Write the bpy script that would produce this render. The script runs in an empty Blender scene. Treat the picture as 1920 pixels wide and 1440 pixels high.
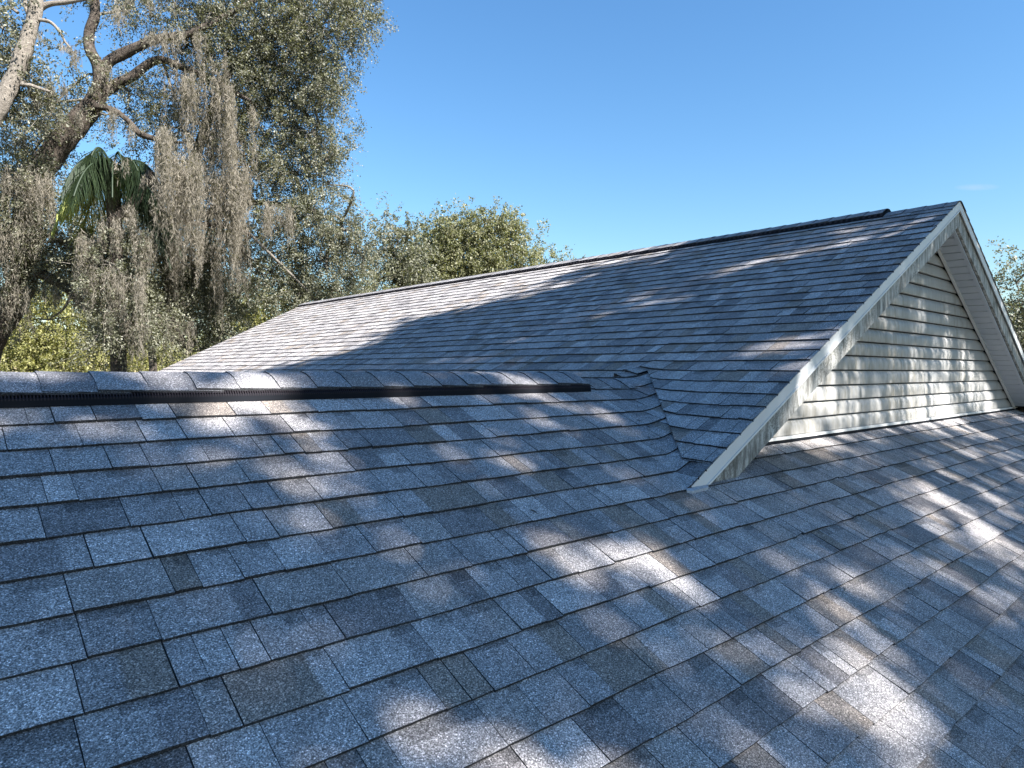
import bpy, math, random
import numpy as np
from mathutils import noise as mnoise, Vector
SC = bpy.context.scene
COL = SC.collection
rng = np.random.default_rng(7)
random.seed(7)

# ------------------------------------------------------------------ camera, sky, sun, exposure
YAW, PIT, ROLL, FPX = .7312, -.0197, .0024, 1287.9
cy, sy = math.cos(YAW), math.sin(YAW); cp, sp = math.cos(PIT), math.sin(PIT); cr, sr = math.cos(ROLL), math.sin(ROLL)
CF = np.array([sy*cp, cy*cp, sp]); _R = np.array([cy, -sy, 0.]); _U = np.cross(_R, CF)
CR = _R*cr + _U*sr; CU = -_R*sr + _U*cr
cam = bpy.data.cameras.new('camera'); camo = bpy.data.objects.new('camera', cam); COL.objects.link(camo)
from mathutils import Matrix
camo.matrix_world = Matrix(((CR[0], CU[0], -CF[0], 0), (CR[1], CU[1], -CF[1], 0), (CR[2], CU[2], -CF[2], 0), (0, 0, 0, 1)))
cam.sensor_width = 36; cam.lens = 36*FPX/1920; cam.clip_start = .05; cam.clip_end = 2000
SC.camera = camo

AZ, EL = math.radians(11), math.radians(40)
SUN = np.array([math.cos(EL)*math.sin(AZ), -math.cos(EL)*math.cos(AZ), math.sin(EL)])
w = bpy.data.worlds.new('World'); SC.world = w; w.use_nodes = True
nt = w.node_tree; nt.nodes.clear()
sky = nt.nodes.new('ShaderNodeTexSky'); sky.sky_type = 'NISHITA'; sky.sun_disc = False
sky.sun_elevation = EL; sky.sun_rotation = math.pi-AZ
sky.altitude = 0; sky.air_density = 1.5; sky.dust_density = 0; sky.ozone_density = 8
bg = nt.nodes.new('ShaderNodeBackground'); bg.inputs[1].default_value = .052
gm = nt.nodes.new('ShaderNodeHueSaturation'); gm.inputs['Saturation'].default_value = 1.1
out = nt.nodes.new('ShaderNodeOutputWorld')
nt.links.new(sky.outputs[0], gm.inputs['Color']); tcw = nt.nodes.new('ShaderNodeTexCoord'); mpw = nt.nodes.new('ShaderNodeMapping'); dv = CF+CR*(1832-960)/FPX-CU*(351-720)/FPX; dv = dv/np.linalg.norm(dv)
hz = math.atan2(dv[0], dv[1]); mpw.vector_type = 'POINT'; mpw.inputs['Rotation'].default_value = (0, 0, hz)
nt.links.new(tcw.outputs['Generated'], mpw.inputs[0])                      # turned so that +Y faces the wisp
spw = nt.nodes.new('ShaderNodeSeparateXYZ'); nt.links.new(mpw.outputs[0], spw.inputs[0])
def mth(op, a, b=None):
    n = nt.nodes.new('ShaderNodeMath'); n.operation = op
    for i, v in enumerate((a, b)):
        if v is None: continue
        if hasattr(v, 'links'): nt.links.new(v, n.inputs[i])
        else: n.inputs[i].default_value = v
    return n.outputs[0]
ex = mth('POWER', mth('DIVIDE', spw.outputs[0], .024), 2.); ez_ = mth('POWER', mth('DIVIDE', mth('SUBTRACT', mth('SUBTRACT', spw.outputs[2], float(dv[2])), mth('MULTIPLY', spw.outputs[0], -.12)), .0042), 2.)
fall = mth('MAXIMUM', mth('SUBTRACT', 1., mth('ADD', ex, ez_)), 0.); front = mth('GREATER_THAN', spw.outputs[1], 0.)
nzw = nt.nodes.new('ShaderNodeTexNoise'); nzw.inputs['Scale'].default_value = 90.; nzw.inputs['Detail'].default_value = 4.; nt.links.new(mpw.outputs[0], nzw.inputs['Vector'])
cf_ = mth('MULTIPLY', mth('MULTIPLY', fall, front), mth('MULTIPLY', nzw.outputs['Fac'], .32))
mxw = nt.nodes.new('ShaderNodeMix'); mxw.data_type = 'RGBA'; nt.links.new(cf_, mxw.inputs[0]); nt.links.new(gm.outputs[0], mxw.inputs[6]); mxw.inputs[7].default_value = (4.2, 4.2, 4.3, 1)
nt.links.new(mxw.outputs[2], bg.inputs[0]); nt.links.new(bg.outputs[0], out.inputs[0])
sl = bpy.data.lights.new('sun', 'SUN'); sl.energy = 5.0; sl.angle = math.radians(.53); sl.color = (1, .97, .925)
so = bpy.data.objects.new('sun', sl); COL.objects.link(so)
so.rotation_euler = Vector(SUN).to_track_quat('Z', 'Y').to_euler()
vs = SC.view_settings; vs.view_transform = 'Standard'; vs.look = 'None'; vs.gamma = 1; vs.use_curve_mapping = False
vs.exposure = 2.0
SC.cycles.max_bounces = 8; SC.cycles.transparent_max_bounces = 8
try:
    SC.cycles.use_denoising = True
except Exception: pass

# ------------------------------------------------------------------ helpers
def W(px, py, d):
    """world point seen at photo pixel (px,py) at distance d along the view"""
    return (CF + CR*(px-960)/FPX - CU*(py-720)/FPX)*d

def tag(o, label=None, cat=None, group=None, kind=None):
    for k, v in (('label', label), ('category', cat), ('group', group), ('kind', kind)):
        if v: o[k] = v
    return o
def empty(name, loc, label=None, cat=None, group=None):
    o = bpy.data.objects.new(name, None); COL.objects.link(o); o.location = loc
    return tag(o, label, cat, group)
def link(name, me, parent=None):
    o = bpy.data.objects.new(name, me); COL.objects.link(o)
    if parent is not None:
        o.parent = parent
        p = parent; off = Vector((0, 0, 0))
        while p is not None: off += p.location; p = p.parent
        o.location = -off
    return o
def mesh_py(name, V, F, mats, cols=None, mi=None, smooth=False):
    me = bpy.data.meshes.new(name); me.from_pydata([tuple(v) for v in V], [], F)
    for m in (mats if isinstance(mats, (list, tuple)) else [mats]): me.materials.append(m)
    if cols is not None:
        a = me.color_attributes.new('tone', 'FLOAT_COLOR', 'POINT')
        a.data.foreach_set('color', np.asarray([(*c[:3], 1) for c in cols], dtype=np.float32).ravel())
    if mi is not None: me.polygons.foreach_set('material_index', np.asarray(mi, dtype=np.int32))
    if smooth: me.polygons.foreach_set('use_smooth', np.ones(len(me.polygons), dtype=bool))
    me.update(); return me
def mesh_np(name, V, F, mat, tint=None, smooth=False):
    """V (n,3), F (m,k) arrays"""
    V = np.asarray(V, dtype=np.float32); F = np.asarray(F, dtype=np.int32); k = F.shape[1]
    me = bpy.data.meshes.new(name)
    me.vertices.add(len(V)); me.vertices.foreach_set('co', V.ravel())
    me.loops.add(F.size); me.loops.foreach_set('vertex_index', F.ravel())
    me.polygons.add(len(F)); me.polygons.foreach_set('loop_start', np.arange(0, F.size, k, dtype=np.int32))
    me.materials.append(mat)
    if tint is not None:
        a = me.attributes.new('tint', 'FLOAT', 'POINT'); a.data.foreach_set('value', np.asarray(tint, dtype=np.float32))
    if smooth: me.polygons.foreach_set('use_smooth', np.ones(len(F), dtype=bool))
    me.update(calc_edges=True); me.validate(); return me
class MB:
    def __init__(s): s.V = []; s.F = []
    def poly(s, pts):
        n = len(s.V); s.V += [tuple(p) for p in pts]; s.F.append(tuple(range(n, n+len(pts)))); return s
    def box(s, a, b):
        x0, y0, z0 = a; x1, y1, z1 = b; n = len(s.V)
        s.V += [(x0,y0,z0),(x1,y0,z0),(x1,y1,z0),(x0,y1,z0),(x0,y0,z1),(x1,y0,z1),(x1,y1,z1),(x0,y1,z1)]
        s.F += [tuple(n+i for i in f) for f in ((3,2,1,0),(4,5,6,7),(0,1,5,4),(1,2,6,5),(2,3,7,6),(3,0,4,7))]; return s
    def prism(s, pts, vec):
        """closed outline extruded by vec"""
        n = len(s.V); m = len(pts); vec = np.asarray(vec)
        s.V += [tuple(p) for p in pts] + [tuple(np.asarray(p)+vec) for p in pts]
        s.F.append(tuple(range(n, n+m))[::-1]); s.F.append(tuple(range(n+m, n+2*m)))
        for i in range(m):
            j = (i+1) % m; s.F.append((n+i, n+j, n+m+j, n+m+i))
        return s
    def build(s, name, mat, parent=None, smooth=False):
        return link(name, mesh_py(name, s.V, s.F, mat, smooth=smooth), parent)

# ------------------------------------------------------------------ materials
def mat(name):
    m = bpy.data.materials.new(name); m.use_nodes = True; t = m.node_tree
    return m, t, t.nodes['Principled BSDF']
def N(t, typ, **kw):
    n = t.nodes.new(typ)
    for k, v in kw.items():
        if k.startswith('i_'): n.inputs[k[2:].replace('_', ' ')].default_value = v
        else: setattr(n, k, v)
    return n
def ramp(t, src, stops):
    r = N(t, 'ShaderNodeValToRGB'); e = r.color_ramp.elements
    while len(e) < len(stops): e.new(.5)
    for q, (p, c) in zip(e, stops): q.position = p; q.color = c if len(c) == 4 else (*c, 1)
    t.links.new(src, r.inputs[0]); return r
def g(v): return (v, v, v, 1)
def mixc(t, mode, fac, a, b):
    m = N(t, 'ShaderNodeMix', data_type='RGBA', blend_type=mode)
    for s, v in ((0, fac), (6, a), (7, b)):
        if hasattr(v, 'links'): t.links.new(v, m.inputs[s])
        else: m.inputs[s].default_value = v
    return m.outputs[2]

def shingle_mat(name, tone=True, base=(.2, .205, .22)):
    m, t, b = mat(name)
    tc = N(t, 'ShaderNodeTexCoord')
    n1 = N(t, 'ShaderNodeTexNoise', i_Scale=260., i_Detail=2., i_Roughness=.75); t.links.new(tc.outputs['Object'], n1.inputs['Vector'])
    n2 = N(t, 'ShaderNodeTexVoronoi', i_Scale=330.); t.links.new(tc.outputs['Object'], n2.inputs['Vector'])
    n3 = N(t, 'ShaderNodeTexNoise', i_Scale=9., i_Detail=5., i_Roughness=.65); t.links.new(tc.outputs['Object'], n3.inputs['Vector'])
    r1 = ramp(t, n1.outputs['Fac'], [(.3, g(.3)), (.5, g(.85)), (.7, g(2.1))])
    sep = N(t, 'ShaderNodeSeparateColor'); t.links.new(n2.outputs['Color'], sep.inputs[0])
    r2 = ramp(t, sep.outputs[0], [(0., g(.4)), (.45, g(.95)), (.8, g(1.1)), (1., g(2.2))])
    r3 = ramp(t, n3.outputs['Fac'], [(.28, g(.78)), (.72, g(1.18))])
    if tone:
        a = N(t, 'ShaderNodeAttribute', attribute_name='tone'); c = a.outputs['Color']
    else:
        rgb = N(t, 'ShaderNodeRGB'); rgb.outputs[0].default_value = (*base, 1); c = rgb.outputs[0]
    c = mixc(t, 'MULTIPLY', 1., c, r1.outputs[0]); c = mixc(t, 'MULTIPLY', 1., c, r2.outputs[0]); c = mixc(t, 'MULTIPLY', 1., c, r3.outputs[0])
    t.links.new(c, b.inputs['Base Color']); b.inputs['Roughness'].default_value = .85; b.inputs['Specular IOR Level'].default_value = .25
    bp = N(t, 'ShaderNodeBump', i_Strength=.55, i_Distance=.003); t.links.new(n1.outputs['Fac'], bp.inputs['Height']); t.links.new(bp.outputs[0], b.inputs['Normal'])
    return m
M_SH = shingle_mat('asphalt_shingle'); M_CAP = shingle_mat('ridge_cap_shingle')
def flat_mat(name, c, rough=.6, spec=.3, nscale=8., amt=.15):
    m, t, b = mat(name)
    tc = N(t, 'ShaderNodeTexCoord'); n = N(t, 'ShaderNodeTexNoise', i_Scale=nscale, i_Detail=5., i_Roughness=.6); t.links.new(tc.outputs['Object'], n.inputs['Vector'])
    r = ramp(t, n.outputs['Fac'], [(.3, g(1-amt)), (.7, g(1+amt))])
    t.links.new(mixc(t, 'MULTIPLY', 1., (*c, 1), r.outputs[0]), b.inputs['Base Color'])
    b.inputs['Roughness'].default_value = rough; b.inputs['Specular IOR Level'].default_value = spec
    return m
M_DECK = flat_mat('asphalt_underlay', (.03, .03, .033), .95, .1)
M_VENT = flat_mat('black_vent_plastic', (.008, .009, .012), .75, .08)
M_LOUV = flat_mat('vent_louver_plastic', (.022, .018, .022), .7, .12)
M_TRIM = flat_mat('white_trim', (.58, .58, .575), .45, .4, 5., .06)
M_SOFF = flat_mat('soffit_vinyl', (.4, .43, .475), .5, .35, 4., .05)
M_WALL = flat_mat('wall_stucco', (.5, .48, .45), .85, .2, 20., .1)

def fascia_mat():
    m, t, b = mat('mildewed_fascia')
    tc = N(t, 'ShaderNodeTexCoord'); L = t.links.new
    mp = N(t, 'ShaderNodeMapping'); mp.inputs['Scale'].default_value = (16, 16, 3.5); L(tc.outputs['Object'], mp.inputs['Vector'])
    n1 = N(t, 'ShaderNodeTexNoise', i_Scale=1.6, i_Detail=7., i_Roughness=.7); L(mp.outputs[0], n1.inputs['Vector'])
    n2 = N(t, 'ShaderNodeTexNoise', i_Scale=95., i_Detail=4., i_Roughness=.75); L(tc.outputs['Object'], n2.inputs['Vector'])
    n3 = N(t, 'ShaderNodeTexNoise', i_Scale=3.2, i_Detail=3.); L(tc.outputs['Object'], n3.inputs['Vector'])
    base = mixc(t, 'MIX', ramp(t, n1.outputs['Fac'], [(.38, g(0)), (.6, g(1))]).outputs[0], (.47, .465, .44, 1), (.13, .125, .115, 1))
    sp = N(t, 'ShaderNodeMath', operation='MULTIPLY'); L(ramp(t, n2.outputs['Fac'], [(.5, g(0)), (.6, g(1))]).outputs[0], sp.inputs[0])
    L(ramp(t, n3.outputs['Fac'], [(.42, g(.05)), (.6, g(.9))]).outputs[0], sp.inputs[1])
    sx = N(t, 'ShaderNodeSeparateXYZ'); L(tc.outputs['Object'], sx.inputs[0])      # the foot of the rake is dirtier
    ft = ramp(t, sx.outputs[0], [(0., g(0)), (1., g(0))]); mr = N(t, 'ShaderNodeMapRange'); L(sx.outputs[0], mr.inputs[0]); mr.inputs[1].default_value = 2.75; mr.inputs[2].default_value = 3.5; mr.inputs[3].default_value = .95; mr.inputs[4].default_value = 0
    m2 = N(t, 'ShaderNodeMath', operation='MULTIPLY'); L(mr.outputs[0], m2.inputs[0]); L(ramp(t, n2.outputs['Fac'], [(.44, g(0)), (.56, g(1))]).outputs[0], m2.inputs[1])
    m3 = N(t, 'ShaderNodeMath', operation='MAXIMUM'); L(m2.outputs[0], m3.inputs[0]); L(sp.outputs[0], m3.inputs[1]); sp = m3
    L(mixc(t, 'MIX', sp.outputs[0], base, (.07, .067, .052, 1)), b.inputs['Base Color'])
    b.inputs['Roughness'].default_value = .6; b.inputs['Specular IOR Level'].default_value = .25
    return m
M_FASC = fascia_mat()
def siding_mat():
    m, t, b = mat('vinyl_siding'); tc = N(t, 'ShaderNodeTexCoord'); L = t.links.new
    mp = N(t, 'ShaderNodeMapping'); mp.inputs['Scale'].default_value = (14, 14, 3); L(tc.outputs['Object'], mp.inputs['Vector'])
    n1 = N(t, 'ShaderNodeTexNoise', i_Scale=1.2, i_Detail=6., i_Roughness=.7); L(mp.outputs[0], n1.inputs['Vector'])
    n2 = N(t, 'ShaderNodeTexNoise', i_Scale=1.1, i_Detail=3.); L(tc.outputs['Object'], n2.inputs['Vector'])
    f = N(t, 'ShaderNodeMath', operation='MULTIPLY'); L(ramp(t, n1.outputs['Fac'], [(.4, g(0)), (.7, g(1))]).outputs[0], f.inputs[0])
    L(ramp(t, n2.outputs['Fac'], [(.38, g(.1)), (.6, g(.95))]).outputs[0], f.inputs[1])
    L(mixc(t, 'MIX', f.outputs[0], (.325, .318, .308, 1), (.165, .148, .112, 1)), b.inputs['Base Color'])
    b.inputs['Roughness'].default_value = .5; b.inputs['Specular IOR Level'].default_value = .35
    return m
M_SID = siding_mat()

def leaf_mat(name, lo, mid, hi, trans=.3, rough=.55):
    m, t, b = mat(name); L = t.links.new
    a = N(t, 'ShaderNodeAttribute', attribute_name='tint')
    r = ramp(t, a.outputs['Fac'], [(0., lo), (.6, mid), (1., hi)])
    L(r.outputs[0], b.inputs['Base Color']); b.inputs['Roughness'].default_value = rough; b.inputs['Specular IOR Level'].default_value = .5
    tr = N(t, 'ShaderNodeBsdfTranslucent'); L(mixc(t, 'MULTIPLY', 1., r.outputs[0], (1.5, 1.6, .7, 1)), tr.inputs[0])
    mx = N(t, 'ShaderNodeMixShader'); mx.inputs[0].default_value = trans
    L(b.outputs[0], mx.inputs[1]); L(tr.outputs[0], mx.inputs[2]); L(mx.outputs[0], t.nodes['Material Output'].inputs[0])
    return m
M_OAK = leaf_mat('live_oak_leaf', (.062, .066, .045), (.152, .15, .098), (.32, .31, .265), .25)
M_OLIVE = leaf_mat('olive_leaf', (.1, .105, .05), (.2, .196, .112), (.33, .315, .2), .3)
M_YEL = leaf_mat('yellow_green_leaf', (.12, .128, .045), (.285, .27, .105), (.46, .425, .2), .4)
M_PALM = leaf_mat('palm_leaflet', (.016, .03, .016), (.04, .06, .022), (.36, .38, .09), .3)  # low stops painted as shaded fronds, top stop as sunlight on them
M_MOSS = leaf_mat('spanish_moss', (.095, .084, .068), (.165, .145, .118), (.265, .233, .188), .3, .9)
def bark_mat(name, dark, light, sc=1.):
    m, t, b = mat(name); L = t.links.new; tc = N(t, 'ShaderNodeTexCoord')
    n1 = N(t, 'ShaderNodeTexNoise', i_Scale=14.*sc, i_Detail=8., i_Roughness=.75, i_Distortion=.6); L(tc.outputs['Object'], n1.inputs['Vector'])
    L(ramp(t, n1.outputs['Fac'], [(.35, dark), (.65, light)]).outputs[0], b.inputs['Base Color'])
    b.inputs['Roughness'].default_value = .9; b.inputs['Specular IOR Level'].default_value = .15
    bp = N(t, 'ShaderNodeBump', i_Strength=1., i_Distance=.05); L(n1.outputs['Fac'], bp.inputs['Height']); L(bp.outputs[0], b.inputs['Normal'])
    return m
M_BARK = bark_mat('oak_bark', (.022, .018, .016), (.12, .098, .08))
M_PALE = bark_mat('pale_bark', (.13, .112, .095), (.3, .265, .225))
M_TWIG = bark_mat('twig_bark', (.1, .088, .075), (.27, .245, .21))
M_GND = flat_mat('leaf_litter_ground', (.11, .1, .06), .95, .1, .8, .4)

# ------------------------------------------------------------------ ground
GZ = -5.0
ground = MB().poly([(-900, -900, GZ), (900, -900, GZ), (900, 900, GZ), (-900, 900, GZ)]).build('ground', M_GND)
tag(ground, 'flat leaf-strewn ground around the house', None, None, 'structure')

# ------------------------------------------------------------------ roof geometry constants
P = .5; CS = 1/math.sqrt(1+P*P); SN = P*CS
D, H = 2.854, -.047                       # near ridge: Y and Z
XB, ZB = 6.742, 1.449                     # gable ridge: X and Z
P2 = .55                                  # right gable slope is a touch steeper
YG, YE = 1.829, 14.4                      # front rake, far rake
YW = 2.06                                 # gable wall
EX = .143
XV0 = XB-(ZB-H)/P
S0 = .2935
SG, SW = (D-YG)/CS, (D-YW)/CS
T3 = np.array([-1, -1, -P]); LT = np.linalg.norm(T3); T3 = T3/LT
NA_ = np.array([1., 0, 0]); NA_ = NA_-T3*(NA_@T3); NA_ /= np.linalg.norm(NA_)
NB_ = -np.array([NA_[1], NA_[0], NA_[2]])
NRM_A = np.array([0, -SN, CS]); NRM_B = np.array([-SN, 0, CS])
V0 = np.array([XV0, D, H])
TS = np.array([-1, 1/CS]); TS /= np.linalg.norm(TS); NS = np.array([TS[1], -TS[0]])
def sheet_ad(x, s):
    v = np.array([x-XV0, s]); return v@TS, v@NS
def map_A(x, s, wv):
    return np.array([x, D-s*CS, H-s*SN])+NRM_A*wv
def map_fold(x, s, wv):
    a, d = sheet_ad(x, s)
    base = V0+T3*a
    r = vround(base[1])
    if d <= -r: f1, f2, u = d, 0, 0
    elif d >= r: f1, f2, u = 0, d, 1
    else: f1, f2, u = -(r-d)**2/(4*r), (d+r)**2/(4*r), (d+r)/(2*r)
    n = NRM_A*(1-u)+NRM_B*u; n /= np.linalg.norm(n)
    return base+NA_*f1+NB_*f2+n*wv
def map_B0(y, s, wv):
    return np.array([XB-s*CS, y, ZB-s*SN])+NRM_B*wv
def vround(y):
    return .13*max(.02, min(1, (y-YG)/.5))
def map_B(y, s, wv):
    p = np.array([XB-s*CS, y, ZB-s*SN]); d = (p-V0)@NB_; a = (p-V0)@T3; r = vround(V0[1]+T3[1]*a)
    lift = .6*(r-d)**2/(4*r) if (y < D+.1 and d < r) else 0
    if y < D+.1 and d < .3: lift += .012*(1-max(0, d)/.3)
    return p+NRM_B*(wv+lift)
C2 = 1/math.sqrt(1+P2*P2); S2 = P2*C2
def map_BR(y, s, wv):
    return np.array([XB+s*C2, y, ZB-s*S2])+np.array([S2, 0, C2])*wv
def map_AK(x, s, wv):
    return np.array([x, D+s*CS, H-s*SN])+np.array([0, SN, CS])*wv

def clip(poly, hs):
    """poly: list of (x,s); hs: list of (a,b,c) keep a*x+b*s<=c"""
    for a, b, c in hs:
        out = []; n = len(poly)
        for i in range(n):
            p, q = poly[i], poly[(i+1) % n]
            fp, fq = a*p[0]+b*p[1]-c, a*q[0]+b*q[1]-c
            if fp <= 0: out.append(p)
            if (fp < 0 < fq) or (fq < 0 < fp):
                t = fp/(fp-fq); out.append((p[0]+(q[0]-p[0])*t, p[1]+(q[1]-p[1])*t))
        poly = out
        if len(poly) < 3: return []
    return poly
def clipseg(p, q, hs):
    t0, t1 = 0., 1.
    for a, b, c in hs:
        fp, fq = a*p[0]+b*p[1]-c, a*q[0]+b*q[1]-c
        if fp > 0 and fq > 0: return None
        if fp > 0: t0 = max(t0, fp/(fp-fq))
        elif fq > 0: t1 = min(t1, fp/(fp-fq))
    if t1-t0 < 1e-4: return None
    L = lambda t: (p[0]+(q[0]-p[0])*t, p[1]+(q[1]-p[1])*t)
    return L(t0), L(t1)

TONES = [((.185, .19, .2), 6), ((.215, .22, .23), 5), ((.25, .255, .265), 2.5), ((.14, .142, .15), 3), ((.165, .155, .145), 2), ((.2, .2, .203), 4)]
TW = np.array([x[1] for x in TONES]); TW = TW/TW.sum(); TC = [(np.array([.192]*3)+1.08*(np.array(x[0])-.192))*np.array([1.1, 1.0, .93])*1.42 for x in TONES]
BLACK = (.035, .035, .038)
def pick():
    return TC[rng.choice(len(TC), p=TW)]*rng.uniform(.93, 1.07)

def shingle_field(name, regions, u0, u1, butts, colmax=.08, seed=0, widths=(.07, .11, .14, .17, .2, .24), amp=1., fine=None):
    """regions: [(mapper, halfplanes)]; returns list of tabs (V,F,cols,centre)"""
    tabs = []; gp = .0012
    for k, sb in enumerate(butts):
        u = u0+rng.uniform(-.3, 0); jog = 0
        while u < u1:
            wd = rng.choice(widths, p=None)*rng.uniform(.88, 1.08)
            gp0 = gp; gp = rng.choice([.0009, .0013, .0018]); x0, x1 = u+gp0, u+wd-gp
            lay = rng.choice([0., .001, .003])           # doubled tooth or single layer
            jog = rng.normal(0, .0013); ang = rng.normal(0, .002)
            xs = [x0, x1]
            # colour changes inside the tab
            c0 = pick(); cuts = []
            if wd > .15 and rng.random() < .6:
                cut = rng.uniform(x0+.05, x1-.05); cuts = [cut-.006, cut+.006]; c1 = pick(); xs += cuts
            else: c1 = c0
            # the darker colour band under the course above, over part of the tab
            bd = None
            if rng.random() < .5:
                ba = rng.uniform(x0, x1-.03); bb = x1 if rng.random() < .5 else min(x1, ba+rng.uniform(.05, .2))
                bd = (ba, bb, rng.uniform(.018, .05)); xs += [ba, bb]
            step = fine(x0, x1, sb) if fine else colmax
            xs = sorted(set([x for x in xs]))
            full = []
            for a, b in zip(xs[:-1], xs[1:]):
                m = max(1, int(math.ceil((b-a)/step)))
                full += [a+(b-a)*i/m for i in range(m)]
            full.append(xs[-1])
            V, F, Cc, MI = [], [], [], []
            st = sb-EX-.012
            def wob(x): return (jog+ang*(x-x0)/wd+.0032*mnoise.noise((x*2.3, sb*7.7, seed))+.0016*mnoise.noise((x*23, sb*31, seed+5)))*amp
            def hb(x): return .0112+lay+(.003*mnoise.noise((x*3.1, sb*9.1, seed+9))+.0012*mnoise.noise((x*17, sb*13, seed+3)))*amp
            def hh(x, s):
                v = (s-st)/(sb-st); return .0025+(hb(x)-.0025)*min(1, max(0, v))
            def colr(x):
                if not cuts: return c0
                return c0 if x <= cuts[0] else c1 if x >= cuts[1] else (c0+c1)/2
            for mp, hs in [(q0, q1+[(0, -1, -.004)]) for q0, q1 in regions]:
                for a, b in zip(full[:-1], full[1:]):
                    rows = [(st, sb, False)]
                    mid = (a+b)/2
                    if bd and bd[0] <= mid <= bd[1]:
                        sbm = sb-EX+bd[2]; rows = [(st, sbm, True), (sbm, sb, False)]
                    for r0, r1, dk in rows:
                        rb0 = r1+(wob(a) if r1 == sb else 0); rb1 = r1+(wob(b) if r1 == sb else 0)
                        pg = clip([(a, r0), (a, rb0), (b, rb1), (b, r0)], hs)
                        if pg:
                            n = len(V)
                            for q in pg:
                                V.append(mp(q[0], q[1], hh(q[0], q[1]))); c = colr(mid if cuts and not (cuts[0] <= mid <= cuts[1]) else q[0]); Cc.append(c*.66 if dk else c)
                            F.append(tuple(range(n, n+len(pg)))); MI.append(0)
                    sg = clipseg((a, sb+wob(a)), (b, sb+wob(b)), hs)
                    if sg:
                        n = len(V); (xa, sa), (xb_, sb_) = sg
                        V += [mp(xa, sa, hh(xa, sb)), mp(xa, sa-.001, -.003), mp(xb_, sb_-.001, -.003), mp(xb_, sb_, hh(xb_, sb))]
                        Cc += [BLACK]*4; F.append((n, n+1, n+2, n+3)); MI.append(0)
                for xe, sgn in ((x0, 1), (x1, -1)):
                    sg = clipseg((xe, st), (xe, sb+wob(xe)), hs)
                    if sg:
                        n = len(V); (xa, sa), (xb_, sb_) = sg
                        V += [mp(xa, sa, hh(xa, sa)), mp(xa, sa, -.003), mp(xb_, sb_, -.003), mp(xb_, sb_, hh(xb_, sb_))]
                        Cc += [BLACK]*4; F.append((n, n+1, n+2, n+3) if sgn < 0 else (n+3, n+2, n+1, n)); MI.append(0)
            if F:
                tabs.append((V, F, Cc, np.mean(V, axis=0)))
            u += wd
    return tabs
def join_tabs(name, tabs, m, parent):
    V, F, Cc = [], [], []
    for v, f, c, _ in tabs:
        n = len(V); V += v; Cc += c; F += [tuple(n+i for i in q) for q in f]
    return link(name, mesh_py(name, V, F, m, Cc), parent)

house = empty('house', (5.5, 5.0, GZ), 'house with a grey shingled roof and a pale siding gable over it', 'house')

# ---- near slope
NSK = [S0+EX*k for k in range(-2, 36)]
EAVE = NSK[-1]
dh = lambda lim: (NS[0], NS[1], lim+NS[0]*XV0)          # d <= lim
dl = lambda lim: (-NS[0], -NS[1], -(lim+NS[0]*XV0))     # d >= lim
# folded part: Y' = D + a*T3y + d*NBy >= YG-.012   (a,d linear in x,s)
ca = (-TS[0]*T3[1]-NS[0]*NB_[1], -TS[1]*T3[1]-NS[1]*NB_[1])
foldY = (ca[0], ca[1], D-(YG-.010)+ca[0]*XV0)
cz_ = (TS[0]*T3[2]+NS[0]*NB_[2], TS[1]*T3[2]+NS[1]*NB_[2])
foldZ = (cz_[0], cz_[1], -.453+.03-H+cz_[0]*XV0)
regA = [(map_fold, [dh(0), (0, 1, SG)]), (map_fold, [dl(0), dh(.065), foldY]), (map_fold, [dl(.065), dh(.21), foldY, foldZ]),
        (map_A, [dl(.04), (0, 1, SG), (0, -1, -(SW-.03))]),
        (map_A, [(0, -1, -SG)])]
def fineA(x0, x1, sb):
    d0 = sheet_ad(x0, sb)[1]; d1 = sheet_ad(x1, sb)[1]
    if sb < SG+.2 and d1 > -.2 and d0 < .4: return .02
    return .07
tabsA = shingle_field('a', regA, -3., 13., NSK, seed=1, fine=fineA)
near = MB().poly([map_A(-3, 0, 0), map_A(-3, EAVE-.01, 0), map_A(13, EAVE-.01, 0), map_A(13, 0, 0)]).build('near_roof_slope', M_DECK, house)
# the largest in view become objects of their own
def score(tb):
    v = np.array(tb[0]); d = v@CF
    if d.min() < .3: return 0
    x = 960+FPX*(v@CR)/d; y = 720-FPX*(v@CU)/d
    x = np.clip(x, 0, 1920); y = np.clip(y, 0, 1440)
    ww, hh_ = x.max()-x.min(), y.max()-y.min()
    return ww*hh_ if min(ww, hh_) > 6 else 0
order = sorted(range(len(tabsA)), key=lambda i: -score(tabsA[i]))
big = set(order[:300])
for i in order[:300]:
    v, f, c, _ = tabsA[i]; link('shingle', mesh_py('shingle', v, f, M_SH, c), near)
o = join_tabs('shingle_field', [t for i, t in enumerate(tabsA) if i not in big], M_SH, near); o['kind'] = 'stuff'

# ---- gable roof, left slope
SL = (ZB+.453)/SN
BK = [SL-EX*j for j in range(29, -1, -1)]+[SL+EX*j for j in range(1, 28)]
BK = [s for s in BK if s > .12]
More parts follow.
